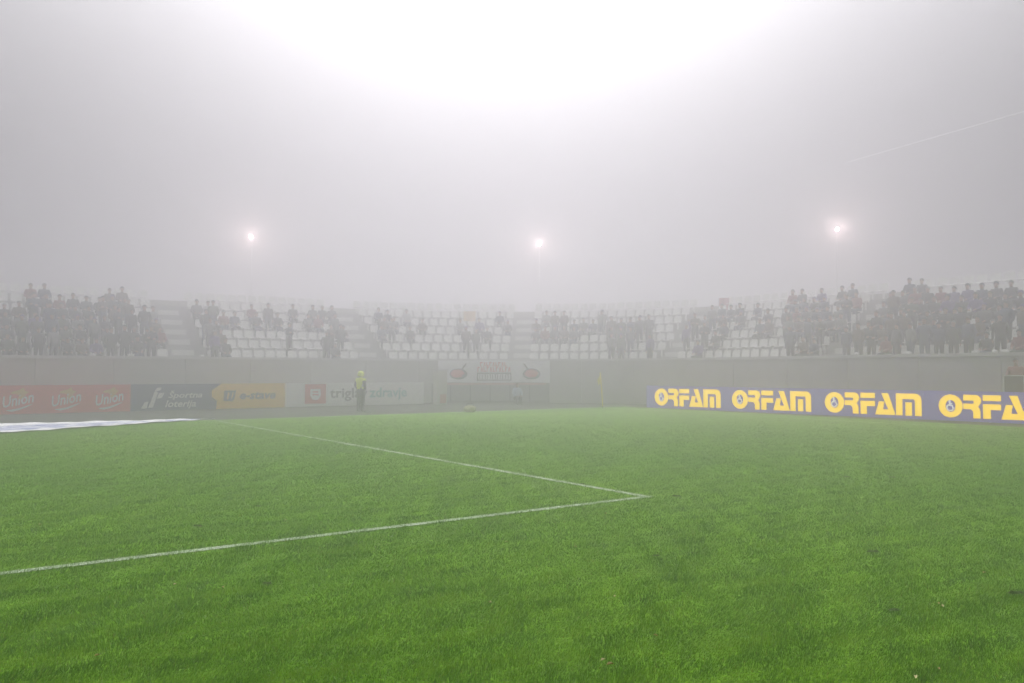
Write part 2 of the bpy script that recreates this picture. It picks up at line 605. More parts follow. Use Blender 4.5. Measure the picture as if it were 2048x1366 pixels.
# ------------------------------------------------------------------ seats
def seat_mesh():
    mb = MB()
    w, n = 0.22, 6
    def shell(rows, thick):
        k = n + 1
        front, back = [], []
        for (y, z, hw, bow) in rows:
            for i in range(k):
                t = -1 + 2 * i / n
                p = Vector((t * hw, y - bow * t * t, z + (0.02 * t * t if bow < 0.03 else 0)))
                front.append(p); back.append(p + Vector((0, thick[0], thick[1])))
        m = len(rows)
        fs = []
        for a in range(m - 1):
            for i in range(n):
                q = (a * k + i, a * k + i + 1, (a + 1) * k + i + 1, (a + 1) * k + i)
                fs.append(q); fs.append(tuple(m * k + j for j in reversed(q)))
        rim = [i for i in range(k)] + [a * k + n for a in range(1, m)] + [(m - 1) * k + i for i in range(n - 1, -1, -1)] + [a * k for a in range(m - 2, 0, -1)]
        for i in range(len(rim)):
            a, b = rim[i], rim[(i + 1) % len(rim)]
            fs.append((b, a, m * k + a, m * k + b))
        mb.add(front + back, fs)
    # backrest rises from the pan; pan slopes a little backwards (front is -y)
    shell([(0.17, 0.42, 0.20, 0.035), (0.19, 0.52, 0.225, 0.045), (0.215, 0.66, 0.225, 0.045), (0.235, 0.77, 0.205, 0.04), (0.24, 0.805, 0.15, 0.03)], (0.02, 0.0))
    shell([(-0.23, 0.415, 0.17, 0.01), (-0.2, 0.435, 0.21, 0.01), (0.0, 0.425, 0.22, 0.01), (0.165, 0.41, 0.20, 0.01)], (0.0, -0.025))
    mb.box(-0.03, 0.03, 0.12, 0.20, 0.0, 0.395)
    return mb.mesh("seat", M_seat)
SEAT = seat_mesh()

def density(px, row):
    """share of taken places by block and row, as in the photograph"""
    if row >= 4 and 455 < px < 1580: return 0.3 if row < 5 else 0.0
    if row >= 4: return (0.75, 0.4, 0.0)[row - 4] if px > 1580 else (0.7, 0.15, 0.0)[row - 4]
    if px < 210: return 0.95
    if px < 455: return 0.9
    if px < 620: return (0.0, 0.2, 0.35, 0.5)[min(row, 3)]
    if px < 750: return (0.30, 0.45, 0.5, 0.5)[min(row, 3)]
    if px < 900: return (0.0, 0.2, 0.3, 0.35)[min(row, 3)]
    if px < 1062: return (0.0, 0.05, 0.2, 0.35)[min(row, 3)]
    if px < 1150: return (0.0, 0.0, 0.8, 0.9)[min(row, 3)]
    if px < 1222: return (0.0, 0.08, 0.2, 0.4)[min(row, 3)]
    if px < 1312: return (0.62, 0.8, 0.85, 0.6)[min(row, 3)]
    if px < 1368: return (0.0, 0.1, 0.2, 0.25)[min(row, 3)]
    if px < 1460: return (0.3, 0.75, 0.7, 0.5)[min(row, 3)]
    if px < 1580: return (0.0, 0.1, 0.2, 0.25)[min(row, 3)]
    return 0.95

empty_seats, taken = [], []
for r in range(NR):
    off = 0.26 + r * TREAD + 0.46
    z = Z1 + r * RISE
    L, Lend = len_of_s(S0 + 1, off), len_of_s(S1 - 1, off)
    al = [len_of_s(a, off) for a in aisles]
    while L < Lend:
        if all(abs(L - a) > 0.66 for a in al):
            s = s_of_len(L, off)
            p, n, t = ring(s, off)
            if p.y > 8:
                px = px_of(p.x, p.y)
                if -120 < px < 2170:
                    ang = math.atan2(t.y, t.x)
                    rec = (p.x, p.y, z, ang, px, r, p.length, s)
                    if random.random() < density(px, r): taken.append(rec)
                    else: empty_seats.append(rec)
        L += 0.56
print("empty", len(empty_seats), "taken", len(taken))

ROWN = ("front", "second", "third", "fourth", "fifth", "sixth", "seventh")
stairs_seen = [a for a in aisles if 0 < px_of(*ring(a, 1.5)[0]) < 2048]
ORD = ("first", "second", "third", "fourth", "fifth", "sixth", "seventh")
def block_word(s_):
    """which block between the flights of stairs, counted from the left"""
    k = sum(a < s_ for a in stairs_seen)
    if k == 0: return "left of the first stairs"
    if k == len(stairs_seen): return "right of the last stairs"
    return "between the %s and %s stairs" % (ORD[k - 1], ORD[k])

inview = [q for q in empty_seats if -10 < q[4] < 2058]
inview.sort(key=lambda q: (q[5] > 5, q[6] + q[5] * 0.8))
single, rest = inview[:300], inview[300:] + [q for q in empty_seats if not -10 < q[4] < 2058] + taken
for q in single:
    o = link("stadium_seat", SEAT, None, q[:3], q[3])
    w_ = "%s row %s" % (ROWN[q[5]], block_word(q[7]))
    tag(o, "empty white plastic seat in the " + w_, "seat", "empty white seats, " + w_)

def join_instances(name, recs, mats):
    """many placed copies as one mesh: recs of (mesh, matrix)"""
    cache, V_, Fi, Ls, MI = {}, [], [], [], []
    base = 0
    for me, M in recs:
        if me.name not in cache:
            co = np.empty(len(me.vertices) * 3); me.vertices.foreach_get('co', co)
            li = np.empty(len(me.loops), dtype=np.int32); me.loops.foreach_get('vertex_index', li)
            ls = np.empty(len(me.polygons), dtype=np.int32); me.polygons.foreach_get('loop_total', ls)
            mi = np.empty(len(me.polygons), dtype=np.int32); me.polygons.foreach_get('material_index', mi)
            cache[me.name] = (co.reshape(-1, 3), li, ls, mi)
        co, li, ls, mi = cache[me.name]
        A = np.array(M)
        V_.append(co @ A[:3, :3].T + A[:3, 3]); Fi.append(li + base); Ls.append(ls); MI.append(mi)
        base += len(co)
    V_, Fi, Ls, MI = (np.concatenate(q) for q in (V_, Fi, Ls, MI))
    me = bpy.data.meshes.new(name)
    me.vertices.add(len(V_)); me.loops.add(len(Fi)); me.polygons.add(len(Ls))
    me.vertices.foreach_set('co', V_.ravel())
    me.loops.foreach_set('vertex_index', Fi)
    st = np.concatenate([[0], np.cumsum(Ls)[:-1]]).astype(np.int32)
    me.polygons.foreach_set('loop_start', st)
    for m in mats: me.materials.append(m)
    me.polygons.foreach_set('material_index', MI)
    me.update(calc_edges=True)
    return link(name, me)

def TM(q, extra=None): return Matrix.Translation(q[:3]) @ Matrix.Rotation(q[3], 4, 'Z') @ (extra or Matrix())
o = join_instances("rest_of_seats", [(SEAT, TM(q)) for q in rest], [M_seat])
tag(o, "many more white seats behind the crowd and up in the fog", "seats", kind='stuff')

# ------------------------------------------------------------------ people
JACKETS = [("black coat", (0.055, 0.055, 0.06)), ("charcoal coat", (0.10, 0.10, 0.11)), ("navy jacket", (0.05, 0.065, 0.12)),
           ("brown jacket", (0.12, 0.085, 0.06)), ("olive jacket", (0.09, 0.105, 0.07)), ("dark red jacket", (0.24, 0.06, 0.06)),
           ("grey jacket", (0.2, 0.2, 0.2)), ("violet jacket", (0.13, 0.08, 0.24)), ("pale jacket", (0.45, 0.45, 0.46)), ("pale blue jacket", (0.42, 0.5, 0.62)),
           ("rust red jumper", (0.3, 0.1, 0.06)), ("dark work jacket", (0.035, 0.037, 0.03))]
PM = [mat("skin", (0.42, 0.25, 0.18), 0.5, 0.08, 20), mat("shoe leather", (0.02, 0.02, 0.02), 0.5, 0.1, 20),
      mat("dark trousers", (0.06, 0.06, 0.075), 0.85, 0.15, 20), mat("denim", (0.08, 0.10, 0.16), 0.85, 0.15, 20)]
JB = len(PM)
PM += [mat(n, c, 0.8, 0.15, 18) for n, c in JACKETS]
M_hivis = mat("high visibility yellow", (0.82, 0.95, 0.02), 0.6, 0.06, 20)
HV = len(PM); PM.append(M_hivis)
M_reflect = mat("silver reflective tape", (0.6, 0.62, 0.62), 0.3, 0.05, 20)
RF = len(PM); PM.append(M_reflect)
M_hair = [mat("dark hair", (0.02, 0.014, 0.01), 0.6, 0.2, 30), mat("brown hair", (0.07, 0.04, 0.02), 0.6, 0.2, 30), mat("grey hair", (0.25, 0.24, 0.23), 0.7, 0.2, 30),
          mat("black knit hat", (0.02, 0.02, 0.022), 0.9, 0.2, 60), mat("violet knit hat", (0.09, 0.04, 0.18), 0.9, 0.2, 60)]
M_eye = mat("eye", (0.02, 0.015, 0.012), 0.3, 0.05, 30)

def hand_chain(J, E, side, wrist, dirv, palm_n, pre):
    """palm and five separate, slightly curled fingers"""
    d = Vector(dirv).normalized(); n = Vector(palm_n).normalized(); a = d.cross(n).normalized()
    w = Vector(wrist)
    J[pre + 'palm'] = (w + d * 0.055, 0.030, 0.022, 'skin'); E.append((pre + 'wrist', pre + 'palm'))
    for i, (o, ln) in enumerate(((-0.027, 0.062), (-0.009, 0.074), (0.009, 0.07), (0.027, 0.052))):
        k = w + d * 0.088 + a * o
        J[pre + 'f%da' % i] = (k, 0.0095, 0.0095, 'skin')
        J[pre + 'f%db' % i] = (k + d * ln * 0.55 + n * 0.012, 0.0085, 0.0085, 'skin')
        J[pre + 'f%dc' % i] = (k + d * ln * 0.9 + n * 0.034, 0.007, 0.007, 'skin')
        E += [(pre + 'palm', pre + 'f%da' % i), (pre + 'f%da' % i, pre + 'f%db' % i), (pre + 'f%db' % i, pre + 'f%dc' % i)]
    sgn = -1
    J[pre + 't0'] = (w + d * 0.035 + a * sgn * 0.036 + n * 0.01, 0.011, 0.011, 'skin')
    J[pre + 't1'] = (w + d * 0.07 + a * sgn * 0.052 + n * 0.026, 0.009, 0.009, 'skin')
    E += [(pre + 'palm', pre + 't0'), (pre + 't0', pre + 't1')]

def person_joints(pose):
    J, E = {}, []
    sit = pose in ('sit', 'crouch')
    lift = {'sit': 0.50, 'crouch': 0.36}.get(pose, 0.95)
    fwd = 0.0
    lean = {'walk': -0.05, 'lean': -0.10, 'crouch': -0.10, 'sit': -0.03}.get(pose, 0.0)
    def P(n, x, y, z, rx, ry, reg): J[n] = (Vector((x, y, z)), rx, ry, reg)
    pz = lift
    P('pelvis', 0, fwd, pz, 0.15, 0.115, 'legs')
    P('waist', 0, fwd + lean * 0.3, pz + 0.13, 0.172, 0.135, 'top')
    P('chest', 0, fwd + lean * 0.7, pz + 0.35, 0.19, 0.14, 'top')
    P('collar', 0, fwd + lean, pz + 0.50, 0.09, 0.075, 'top')
    P('neck', 0, fwd + lean - 0.01, pz + 0.555, 0.055, 0.055, 'skin')
    P('jaw', 0, fwd + lean - 0.028, pz + 0.63, 0.066, 0.076, 'skin')
    P('brow', 0, fwd + lean - 0.018, pz + 0.715, 0.075, 0.092, 'skin')
    P('crown', 0, fwd + lean - 0.008, pz + 0.775, 0.055, 0.065, 'skin')
    P('nose', 0, fwd + lean - 0.125, pz + 0.665, 0.010, 0.012, 'skin')
    E += [('pelvis', 'waist'), ('waist', 'chest'), ('chest', 'collar'), ('collar', 'neck'), ('neck', 'jaw'), ('jaw', 'brow'), ('brow', 'crown'), ('jaw', 'nose')]
    for sd_, c in ((-1, 'l'), (1, 'r')):
        P(c + 'ear', sd_ * 0.083, fwd + lean - 0.005, pz + 0.68, 0.012, 0.014, 'skin'); E.append(('brow', c + 'ear'))
        P(c + 'shoulder', sd_ * 0.185, fwd + lean * 0.9, pz + 0.46, 0.084, 0.084, 'top'); E.append(('chest', c + 'shoulder'))
        sx, sy, sz = sd_ * 0.185, fwd + lean * 0.9, pz + 0.46
        up = pose == 'raised' and sd_ == 1
        if up:
            el, wr, d, n = (0.26, sy - 0.10, sz + 0.20), (0.22, sy - 0.14, sz + 0.46), (0, -0.1, 1), (0, -1, 0)
        elif pose == 'cross':
            el, wr, d, n = (sd_ * 0.25, sy + 0.01, sz - 0.27), (sd_ * -0.02, sy - 0.20, sz - 0.22 + sd_ * 0.02), (-sd_, 0.1, 0.1), (0, 1, 0)
        elif pose in ('sit', 'crouch'):
            el, wr, d, n = (sd_ * 0.25, sy - 0.06, sz - 0.26), (sd_ * 0.13, sy - 0.28, sz - 0.33), (-sd_ * 0.4, -1, -0.15), (0, 0, -1)
        elif pose == 'walk':
            el, wr, d, n = (sd_ * 0.235, sy + 0.03 - sd_ * 0.08, sz - 0.28), (sd_ * 0.23, sy - 0.05 - sd_ * 0.16, sz - 0.50), (0, -0.15 - sd_ * 0.2, -1), (-sd_, 0, 0)
        elif pose == 'pockets':
            el, wr, d, n = (sd_ * 0.255, sy + 0.04, sz - 0.26), (sd_ * 0.185, sy - 0.06, sz - 0.47), None, None
        else:
            el, wr, d, n = (sd_ * 0.235, sy + 0.02, sz - 0.28), (sd_ * 0.24, sy - 0.04, sz - 0.53), (0, -0.1, -1), (-sd_, 0, 0)
        P(c + 'elbow', *el, 0.062, 0.062, 'top'); P(c + 'wrist', *wr, 0.040, 0.038, 'top')
        E += [(c + 'shoulder', c + 'elbow'), (c + 'elbow', c + 'wrist')]
        if d is not None: hand_chain(J, E, sd_, wr, d, n, c)
        hx = sd_ * 0.092
        P(c + 'hip', hx, fwd, pz - 0.06, 0.108, 0.112, 'legs')
        if sit:
            kn = (sd_ * 0.12, fwd - 0.42, pz - 0.02 if pose == 'sit' else pz + 0.08); an = (sd_ * 0.11, fwd - 0.40, 0.09)
        elif pose == 'walk':
            kn = (hx * 1.05, fwd - 0.06 + sd_ * 0.10, 0.5); an = (hx, fwd + 0.04 + sd_ * 0.22, 0.09 if sd_ < 0 else 0.12)
        else:
            kn = (sd_ * 0.105, fwd - 0.015, 0.5); an = (sd_ * 0.11, fwd + 0.025, 0.09)
        P(c + 'knee', *kn, 0.076, 0.078, 'legs'); P(c + 'ankle', *an, 0.056, 0.058, 'legs')
        P(c + 'heel', an[0], an[1] + 0.02, 0.045, 0.042, 0.042, 'shoe')
        P(c + 'toe', an[0] + sd_ * 0.02, an[1] - 0.17, 0.035, 0.042, 0.034, 'shoe')
        E += [('pelvis', c + 'hip'), (c + 'hip', c + 'knee'), (c + 'knee', c + 'ankle'), (c + 'ankle', c + 'heel'), (c + 'heel', c + 'toe')]
    return J, E

def skin_figure(pose, sub=1):
    J, E = person_joints(pose)
    names = list(J)
    me = bpy.data.meshes.new("person")
    me.from_pydata([J[k][0] for k in names], [(names.index(a), names.index(b)) for a, b in E], [])
    ob = bpy.data.objects.new("person", me); COL.objects.link(ob)
    ob.modifiers.new("skin", 'SKIN')
    for i, k in enumerate(names):
        sv = me.skin_vertices[0].data[i]
        sv.radius = (J[k][1], J[k][2]); sv.use_root = (k == 'pelvis')
    ss = ob.modifiers.new("sub", 'SUBSURF'); ss.levels = sub; ss.render_levels = sub
    bpy.context.view_layer.update()
    out = bpy.data.meshes.new_from_object(ob.evaluated_get(bpy.context.evaluated_depsgraph_get()))
    bpy.data.objects.remove(ob); bpy.data.meshes.remove(me)
    seg = [(np.array(J[a][0]), np.array(J[b][0]), J[a][3], J[b][3], J[a][1], J[b][1]) for a, b in E]
    reg = []
    for p in out.polygons:
        c = np.array(p.center); best = None
        for a, b, ra, rb, wa, wb in seg:
            ab = b - a; t = float(np.clip(np.dot(c - a, ab) / np.dot(ab, ab), 0, 1))
            dd = np.linalg.norm(c - a - ab * t) - (wa + (wb - wa) * t)
            if best is None or dd < best[0]: best = (dd, ra if t < 0.5 else rb)
        reg.append(best[1])
    out.polygons.foreach_set('use_smooth', [True] * len(out.polygons))
    return out, reg, J

POSES = {p: skin_figure(p) for p in ('stand', 'pockets', 'raised', 'cross', 'sit', 'walk', 'crouch')}
_pm = {}
def person_mesh(pose, jacket, trousers=2):
    k = (pose, jacket, trousers)
    if k not in _pm:
        src, reg, J = POSES[pose]
        me = src.copy(); me.name = "person"
        me.materials.clear()
        for m in PM: me.materials.append(m)
        mi = {'skin': 0, 'shoe': 1, 'legs': trousers, 'top': JB + jacket}
        me.polygons.foreach_set('material_index', [mi[r] for r in reg])
        _pm[k] = me
    return _pm[k]

def hair_mesh(pose, m, low=0.70, puff=1.0):
    """close cap of hair or knitted hat round the skull, cut above the face"""
    pz = POSES[pose][2]['pelvis'][0].z
    c = POSES[pose][2]['brow'][0] + Vector((0, 0.012, -0.005))
    mb = MB(); n, k = 12, 6
    vs = []
    for i in range(k + 1):
        th = math.pi / 2 * i / k * 1.18
        for j in range(n):
            a = 2 * math.pi * j / n
            front = max(0.0, -math.sin(a))
            tt = th * (1 - 0.34 * front)
            vs.append((c.x + 0.094 * puff * math.sin(tt) * math.cos(a), c.y + 0.112 * puff * math.sin(tt) * math.sin(a), c.z + 0.112 * puff * math.cos(tt)))
    fs = [(i * n + j, (i + 1) * n + j, (i + 1) * n + (j + 1) % n, i * n + (j + 1) % n) for i in range(k) for j in range(n)]
    mb.add(vs, fs)
    return mb.mesh("hair", m, True)
HAIR = {(p, i): hair_mesh(p, m, puff=1.06 if i >= 3 else 1.0) for p in POSES for i, m in enumerate(M_hair)}

def eyes_mesh(pose):
    J = POSES[pose][2]; b = J['brow'][0]; out = []
    for s_ in (-1, 1):
        mb = MB()
        c = Vector((s_ * 0.030, b.y - 0.0835, b.z - 0.022))
        mb.add([c + Vector((0.014, -0.002, 0)), c + Vector((0, -0.006, 0.008)), c + Vector((-0.014, -0.002, 0)), c + Vector((0, -0.006, -0.008)), c + Vector((0, 0.012, 0))], [(0, 1, 2, 3), (0, 4, 1), (1, 4, 2), (2, 4, 3), (3, 4, 0)])
        out.append(mb.mesh("eye", M_eye))
    return out
EYES = {p: eyes_mesh(p) for p in POSES}

def make_person(pose, jacket, loc, rz, label, group=None, hair=0, trousers=2, scale=1.0, mesh=None, name="person"):
    o = link(name, mesh or person_mesh(pose, jacket, trousers), None, loc, rz)
    o.scale = (scale,) * 3
    tag(o, label, "person", group)
    link("hat" if hair >= 3 else "hair", HAIR[(pose, hair)], o)
    for e_ in EYES[pose]: link("eye", e_, o)
    return o

# spectators: everyone with a place in the rows
spect = []
for q in taken:
    x, y, z, ang, px, r, dist, s_pos = q
    if r >= 4: random.random()
    pose = 'sit' if r >= 4 else random.choices(('pockets', 'stand', 'cross', 'raised', 'sit'), (4, 1.5, 2.5, 0.15, 8) if r < 2 else (1.2, 0.5, 0.8, 0.05, 8))[0]
    if 1222 < px < 1312 and r < 3: pose = random.choice(('pockets', 'cross', 'stand'))
    jk = random.choices(range(9), (9, 7, 6, 3.5, 3, 2.6, 3.0, 2.2, 1.3))[0]
    tr = random.choice((2, 2, 3))
    hr = random.choices(range(5), (4, 3, 1, 3, 1))[0]
    n = Vector((-math.sin(ang), math.cos(ang)))
    dy = -0.16 if pose != 'sit' else 0.02
    p = (x + n.x * dy, y + n.y * dy, z)
    if pose == 'sit': p = (x + n.x * 0.05, y + n.y * 0.05, z)
    rz = ang + random.uniform(-0.5, 0.5) if pose != 'sit' else ang + random.uniform(-0.1, 0.1)
    spect.append((p, rz, pose, jk, tr, hr, random.uniform(0.93, 1.06), px, r, dist, s_pos))
vis = sorted([q for q in spect if -15 < q[7] < 2063], key=lambda q: q[9] + q[8] * 0.5)
ind, oth = vis[:285], vis[285:] + [q for q in spect if not -15 < q[7] < 2063]
COLW = ["black", "charcoal", "navy blue", "brown", "olive", "dark red", "grey", "violet", "pale"]
POSW = {'pockets': 'standing, hands in pockets,', 'stand': 'standing upright', 'cross': 'standing with folded arms', 'raised': 'raising one arm', 'sit': 'sitting'}
for p, rz, pose, jk, tr, hr, sc_, px, r, dist, s_pos in ind:
    lab = "spectator %s in %s coat, %s row, %s" % (POSW[pose], COLW[jk], ROWN[r], block_word(s_pos).replace("the ", ""))
    make_person(pose, jk, p, rz, lab, "spectators, " + lab[10:], hr, tr, sc_)
recs = []
for p, rz, pose, jk, tr, hr, sc_, px, r, dist, s_pos in oth:
    M = Matrix.Translation(p) @ Matrix.Rotation(rz, 4, 'Z') @ Matrix.Scale(sc_, 4)
    recs.append((person_mesh(pose, jk, tr), M))
if recs:
    o = join_instances("crowd", recs, PM)
    tag(o, "dark blurred crowd in the upper rows of the misty stand", "crowd", kind='stuff')
print("spectators", len(spect), "individual", len(ind))

# ------------------------------------------------------------------ advertising boards, left
AR = math.atan2(U.y, U.x)
BR = math.atan2(-V.y, -V.x)
TR = Vector((-4.53, 42.7))          # right end of the row
def a_pt(s): return TR - U * s
def board(name, label, s_right, width, height, face, group, legs=True):
    p = a_pt(s_right + width)
    t = thing(name, label, "advertising board", (p.x, p.y, 0), AR, group)
    return t
def panel(t, w, h, m, z0=0.02, y=0.0, th=0.03):
    mb = MB(); mb.box(0, w, y, y + th, z0, z0 + h)
    pn = mb.build("panel", m, t)
    for x in np.linspace(0.35, w - 0.35, max(2, int(w / 2.2))):
        lg = MB()
        lg.tube([(x, y + th + 0.02, h * 0.85), (x, y + th + 0.45, -0.02)], 0.02, 6)
        lg.tube([(x, y + th + 0.02, -0.02), (x, y + th + 0.02, h * 0.9)], 0.02, 6)
        lg.build("support_leg", M_metal, t)
    return pn
GA = "advertising boards behind the left end of the pitch"
BH = 1.12
# red brewery board with four script words, three in view
UW = 7.0
t = board("advertising_board", "long red board with white script words and gold emblems", 13.93, UW, BH, None, GA)
panel(t, UW, BH, M_red_board)
emb = [(0, .55), (.22, .70), (.5, .78), (.72, 1), (.8, .68), (1, .62), (.86, .42), (.78, .2), (.62, 0), (.42, .06), (.5, .3), (.3, .42), (.12, .44)]
for sc0 in (14.70, 16.28, 17.95, 19.6):
    xc = UW - (sc0 - 13.93)
    me = shift(text_mesh("Union", 1.08, 0.44, 0.35, 0.022), xc - 0.52, -0.002, 0.26, 0.20)
    me.materials.clear(); me.materials.append(M_white_letter)
    w_ = link("lettering", me, t)
    mb = MB(); mb.ribbon([(xc - 0.42, 0.17), (xc - 0.25, 0.155), (xc, 0.21), (xc + 0.25, 0.31), (xc + 0.45, 0.40)], [0.03, 0.09, 0.075, 0.06, 0.02], 0.004, -0.002)
    mb.build("underline", M_white_letter, t)
    mb = MB(); mb.poly([(xc - 0.30 + 0.62 * a, 0.60 + 0.46 * b) for a, b in emb], 0.004, -0.002)
    mb.build("emblem", M_gold_print, t)

# dark blue board with the running figure mark and two lines of italic words
LW = 3.72
t = board("advertising_board", "dark blue board with white bars mark and words Športna loterija", 10.21, LW, BH, None, GA)
panel(t, LW, BH, M_blue_board)
def cp(x, y): return ((x - 85) / 289.0, (415 - y) / 273.0 + 0.02)
mb = MB()
mb.poly([cp(*q) for q in [(285, 380), (340, 380), (398, 205), (372, 196), (352, 205)]], 0.004, -0.002)
mb.poly([cp(*q) for q in [(350, 200), (386, 150), (438, 150), (425, 182), (385, 188)]], 0.004, -0.003)
mb.poly([cp(*q) for q in [(385, 278), (442, 270), (472, 208), (407, 212)]], 0.004, -0.002)
mb.poly([cp(*q) for q in [(205, 388), (270, 388), (288, 308), (242, 316)]], 0.004, -0.002)
mb.build("emblem", M_white_letter, t)
for word, x0, x1, y0, y1 in (("Športna", 515, 925, 185, 295), ("loterija", 480, 850, 300, 405)):
    me = text_mesh(word, (x1 - x0) / 289.0, (y1 - y0) / 273.0, 0.25, 0.02)
    X, Z = cp(x0, y1); shift(me, X, -0.002, Z)
    me.materials.clear(); me.materials.append(M_white_letter)
    link("lettering", me, t)

# amber board with a notched left edge
EW = 3.30
t = board("advertising_board", "amber yellow advertising board with notched left edge and word e-stave", 7.33, EW, BH, None, GA)
out = [(3.30, 0.02), (3.30, 1.14), (0.42, 1.14), (0.0, 0.85), (0.0, 0.56), (0.22, 0.38), (0.20, 0.02)]
mb = MB(); mb.poly(out[::-1], 0.02, -0.012)
mb.build("panel", M_yellow_board, t)
for x in (0.6, 1.8, 2.9):
    lg = MB(); lg.tube([(x, 0.06, -0.02), (x, 0.06, 1.0)], 0.02, 6); lg.build("support_leg", M_metal, t)
ex = 3.30 / (2000 - 1035)
def ep(x, y): return ((x - 1035) * ex, (420 - y) / 273.0 + 0.02)
rr = [(1185, 325), (1190, 205), (1205, 200), (1340, 200), (1340, 215), (1320, 310), (1290, 327)]
hole = [(1222, 305), (1238, 222), (1262, 222), (1245, 305)]
hole2 = [(1278, 300), (1298, 222), (1312, 222), (1296, 290)]
mb = MB(); mb.poly([ep(*q) for q in rr], 0.004, -0.034, [[ep(*q) for q in hole], [ep(*q) for q in hole2]])
mb.build("emblem", M_slate_letter, t)
me = text_mesh("e-stave", (1870 - 1395) * ex, 90 / 273.0, 0.22, 0.03)
X, Z = ep(1395, 308); shift(me, X, -0.034, Z)
me.materials.clear(); me.materials.append(M_slate_letter); link("lettering", me, t)

# white board
TW = 7.30
t = board("advertising_board", "white advertising board with red square emblem and words triglav zdravje", 0.0, TW, BH, None, GA)
panel(t, TW, BH, M_white_board)
tx = TW / (1845 - 95)
def tp(x, y): return ((x - 95) * tx, (540 - y) / 264.0 + 0.02)
sq = [tp(*q) for q in [(322, 503), (570, 503), (570, 262), (322, 262)]]
mb = MB(); mb.poly(sq, 0.004, -0.002); mb.build("emblem", M_red_print, t)
sh = [tp(*q) for q in [(385, 320), (505, 320), (510, 400), (488, 448), (445, 462), (405, 448), (382, 400)]]
h1 = [tp(*q) for q in [(412, 350), (480, 350), (480, 366), (412, 366)]]
h2 = [tp(*q) for q in [(408, 385), (486, 385), (478, 405), (446, 396), (416, 405)]]
mb = MB(); mb.poly(sh[::-1], 0.003, -0.0065, [h1, h2]); mb.build("shield", M_white_letter, t)
for word, x0, x1, y0, y1, m in (("triglav", 618, 1090, 310, 480, M_grey_letter), ("zdravje", 1115, 1610, 310, 480, M_teal_letter)):
    me = text_mesh(word, (x1 - x0) * tx, (y1 - y0) / 264.0, 0.0, 0.02)
    X, Z = tp(x0, y1); shift(me, X, -0.002, Z)
    me.materials.clear(); me.materials.append(m); link("lettering", me, t)

# ------------------------------------------------------------------ advertising boards, right
B0 = Vector((6.26, 38.6)); BD = Vector((0.643, -0.766)).normalized()
BR = math.atan2(BD.y, BD.x)
def arc(cx, cy, r, a0, a1, n=6):
    return [(cx + r * math.cos(RAD(a0 + (a1 - a0) * i / n)), cy + r * math.sin(RAD(a0 + (a1 - a0) * i / n))) for i in range(n + 1)]
LET = {
 'O': (1.0, [(ellipse(.5, .5, .5, .5, 40), [ellipse(.5, .5, .215, .265, 32)[::-1]])]),
 'R': (.72, [([(0, 1), (.48, 1)] + arc(.48, .76, .24, 85, -35, 8) + [(.60, .505), (.585, .475), (.64, .43), (.675, .35), (.68, .27), (.68, 0), (.40, 0), (.40, .2), (.38, .31), (.30, .385), (0, .39), (0, .62), (.36, .62)] + arc(.36, .69, .07, -80, 80, 5) + [(.36, .76), (0, .76)], [])]),
 'F': (.70, [([(0, 1), (.70, 1), (.70, .76), (0, .76)], []), ([(0, .62), (.70, .62), (.70, .38), (.30, .38), (.30, 0), (0, 0)], [])]),
 'A': (.95, [([(.31, 1), (.62, 1), (.95, 0), (0, 0), (.19, .61), (.44, .61), (.375, .25), (.625, .25), (.455, .64)], [])]),
 'M': (1.15, [([(0, 0), (0, 1), (.87, 1)] + arc(.87, .72, .28, 85, 5, 6) + [(1.15, .7), (1.15, 0), (.86, 0), (.86, .66)] + arc(.77, .66, .09, 10, 90, 4) + [(.29, .75), (.29, 0)], []), ([(.43, 0), (.43, .60), (.72, .60), (.72, 0)], [])]),
}
_lm = {}
def letter_mesh(ch, sc_):
    if ch not in _lm:
        mb = MB()
        for outl, holes in LET[ch][1]:
            mb.poly([(x * sc_, y * sc_) for x, y in outl], 0.006, 0.0, [[(x * sc_, y * sc_) for x, y in h] for h in holes])
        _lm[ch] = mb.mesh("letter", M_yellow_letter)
    return _lm[ch]
def chair_mark():
    mb = MB()
    mb.poly(ellipse(.0, .40, .075, .075, 12), 0.004, 0)
    mb.ribbon([(0, .34), (.0, .02), (.20, .02), (.30, -.22), (.40, -.17)], .085, 0.004, 0)
    mb.ribbon([(0, .18), (.19, .18)], .075, 0.004, 0.0005)
    mb.ribbon([(.0 + .26 * math.cos(RAD(a)) + .03, -.16 + .26 * math.sin(RAD(a))) for a in range(110, 345, 15)], .085, 0.004, 0.001)
    mb.v = [(x * .40, y, z * .40) for x, y, z in mb.v]
    return mb.mesh("wheelchair_symbol", M_white_lit)
MARK = chair_mark()
PW, PH, LS = 4.2, 1.02, 0.775
WHERE = ["beside the corner flag, farthest of the row", "second in the row from the corner flag", "third in the row from the corner flag", "nearest of the row, in front of the framed screen"]
PANEL_V = None
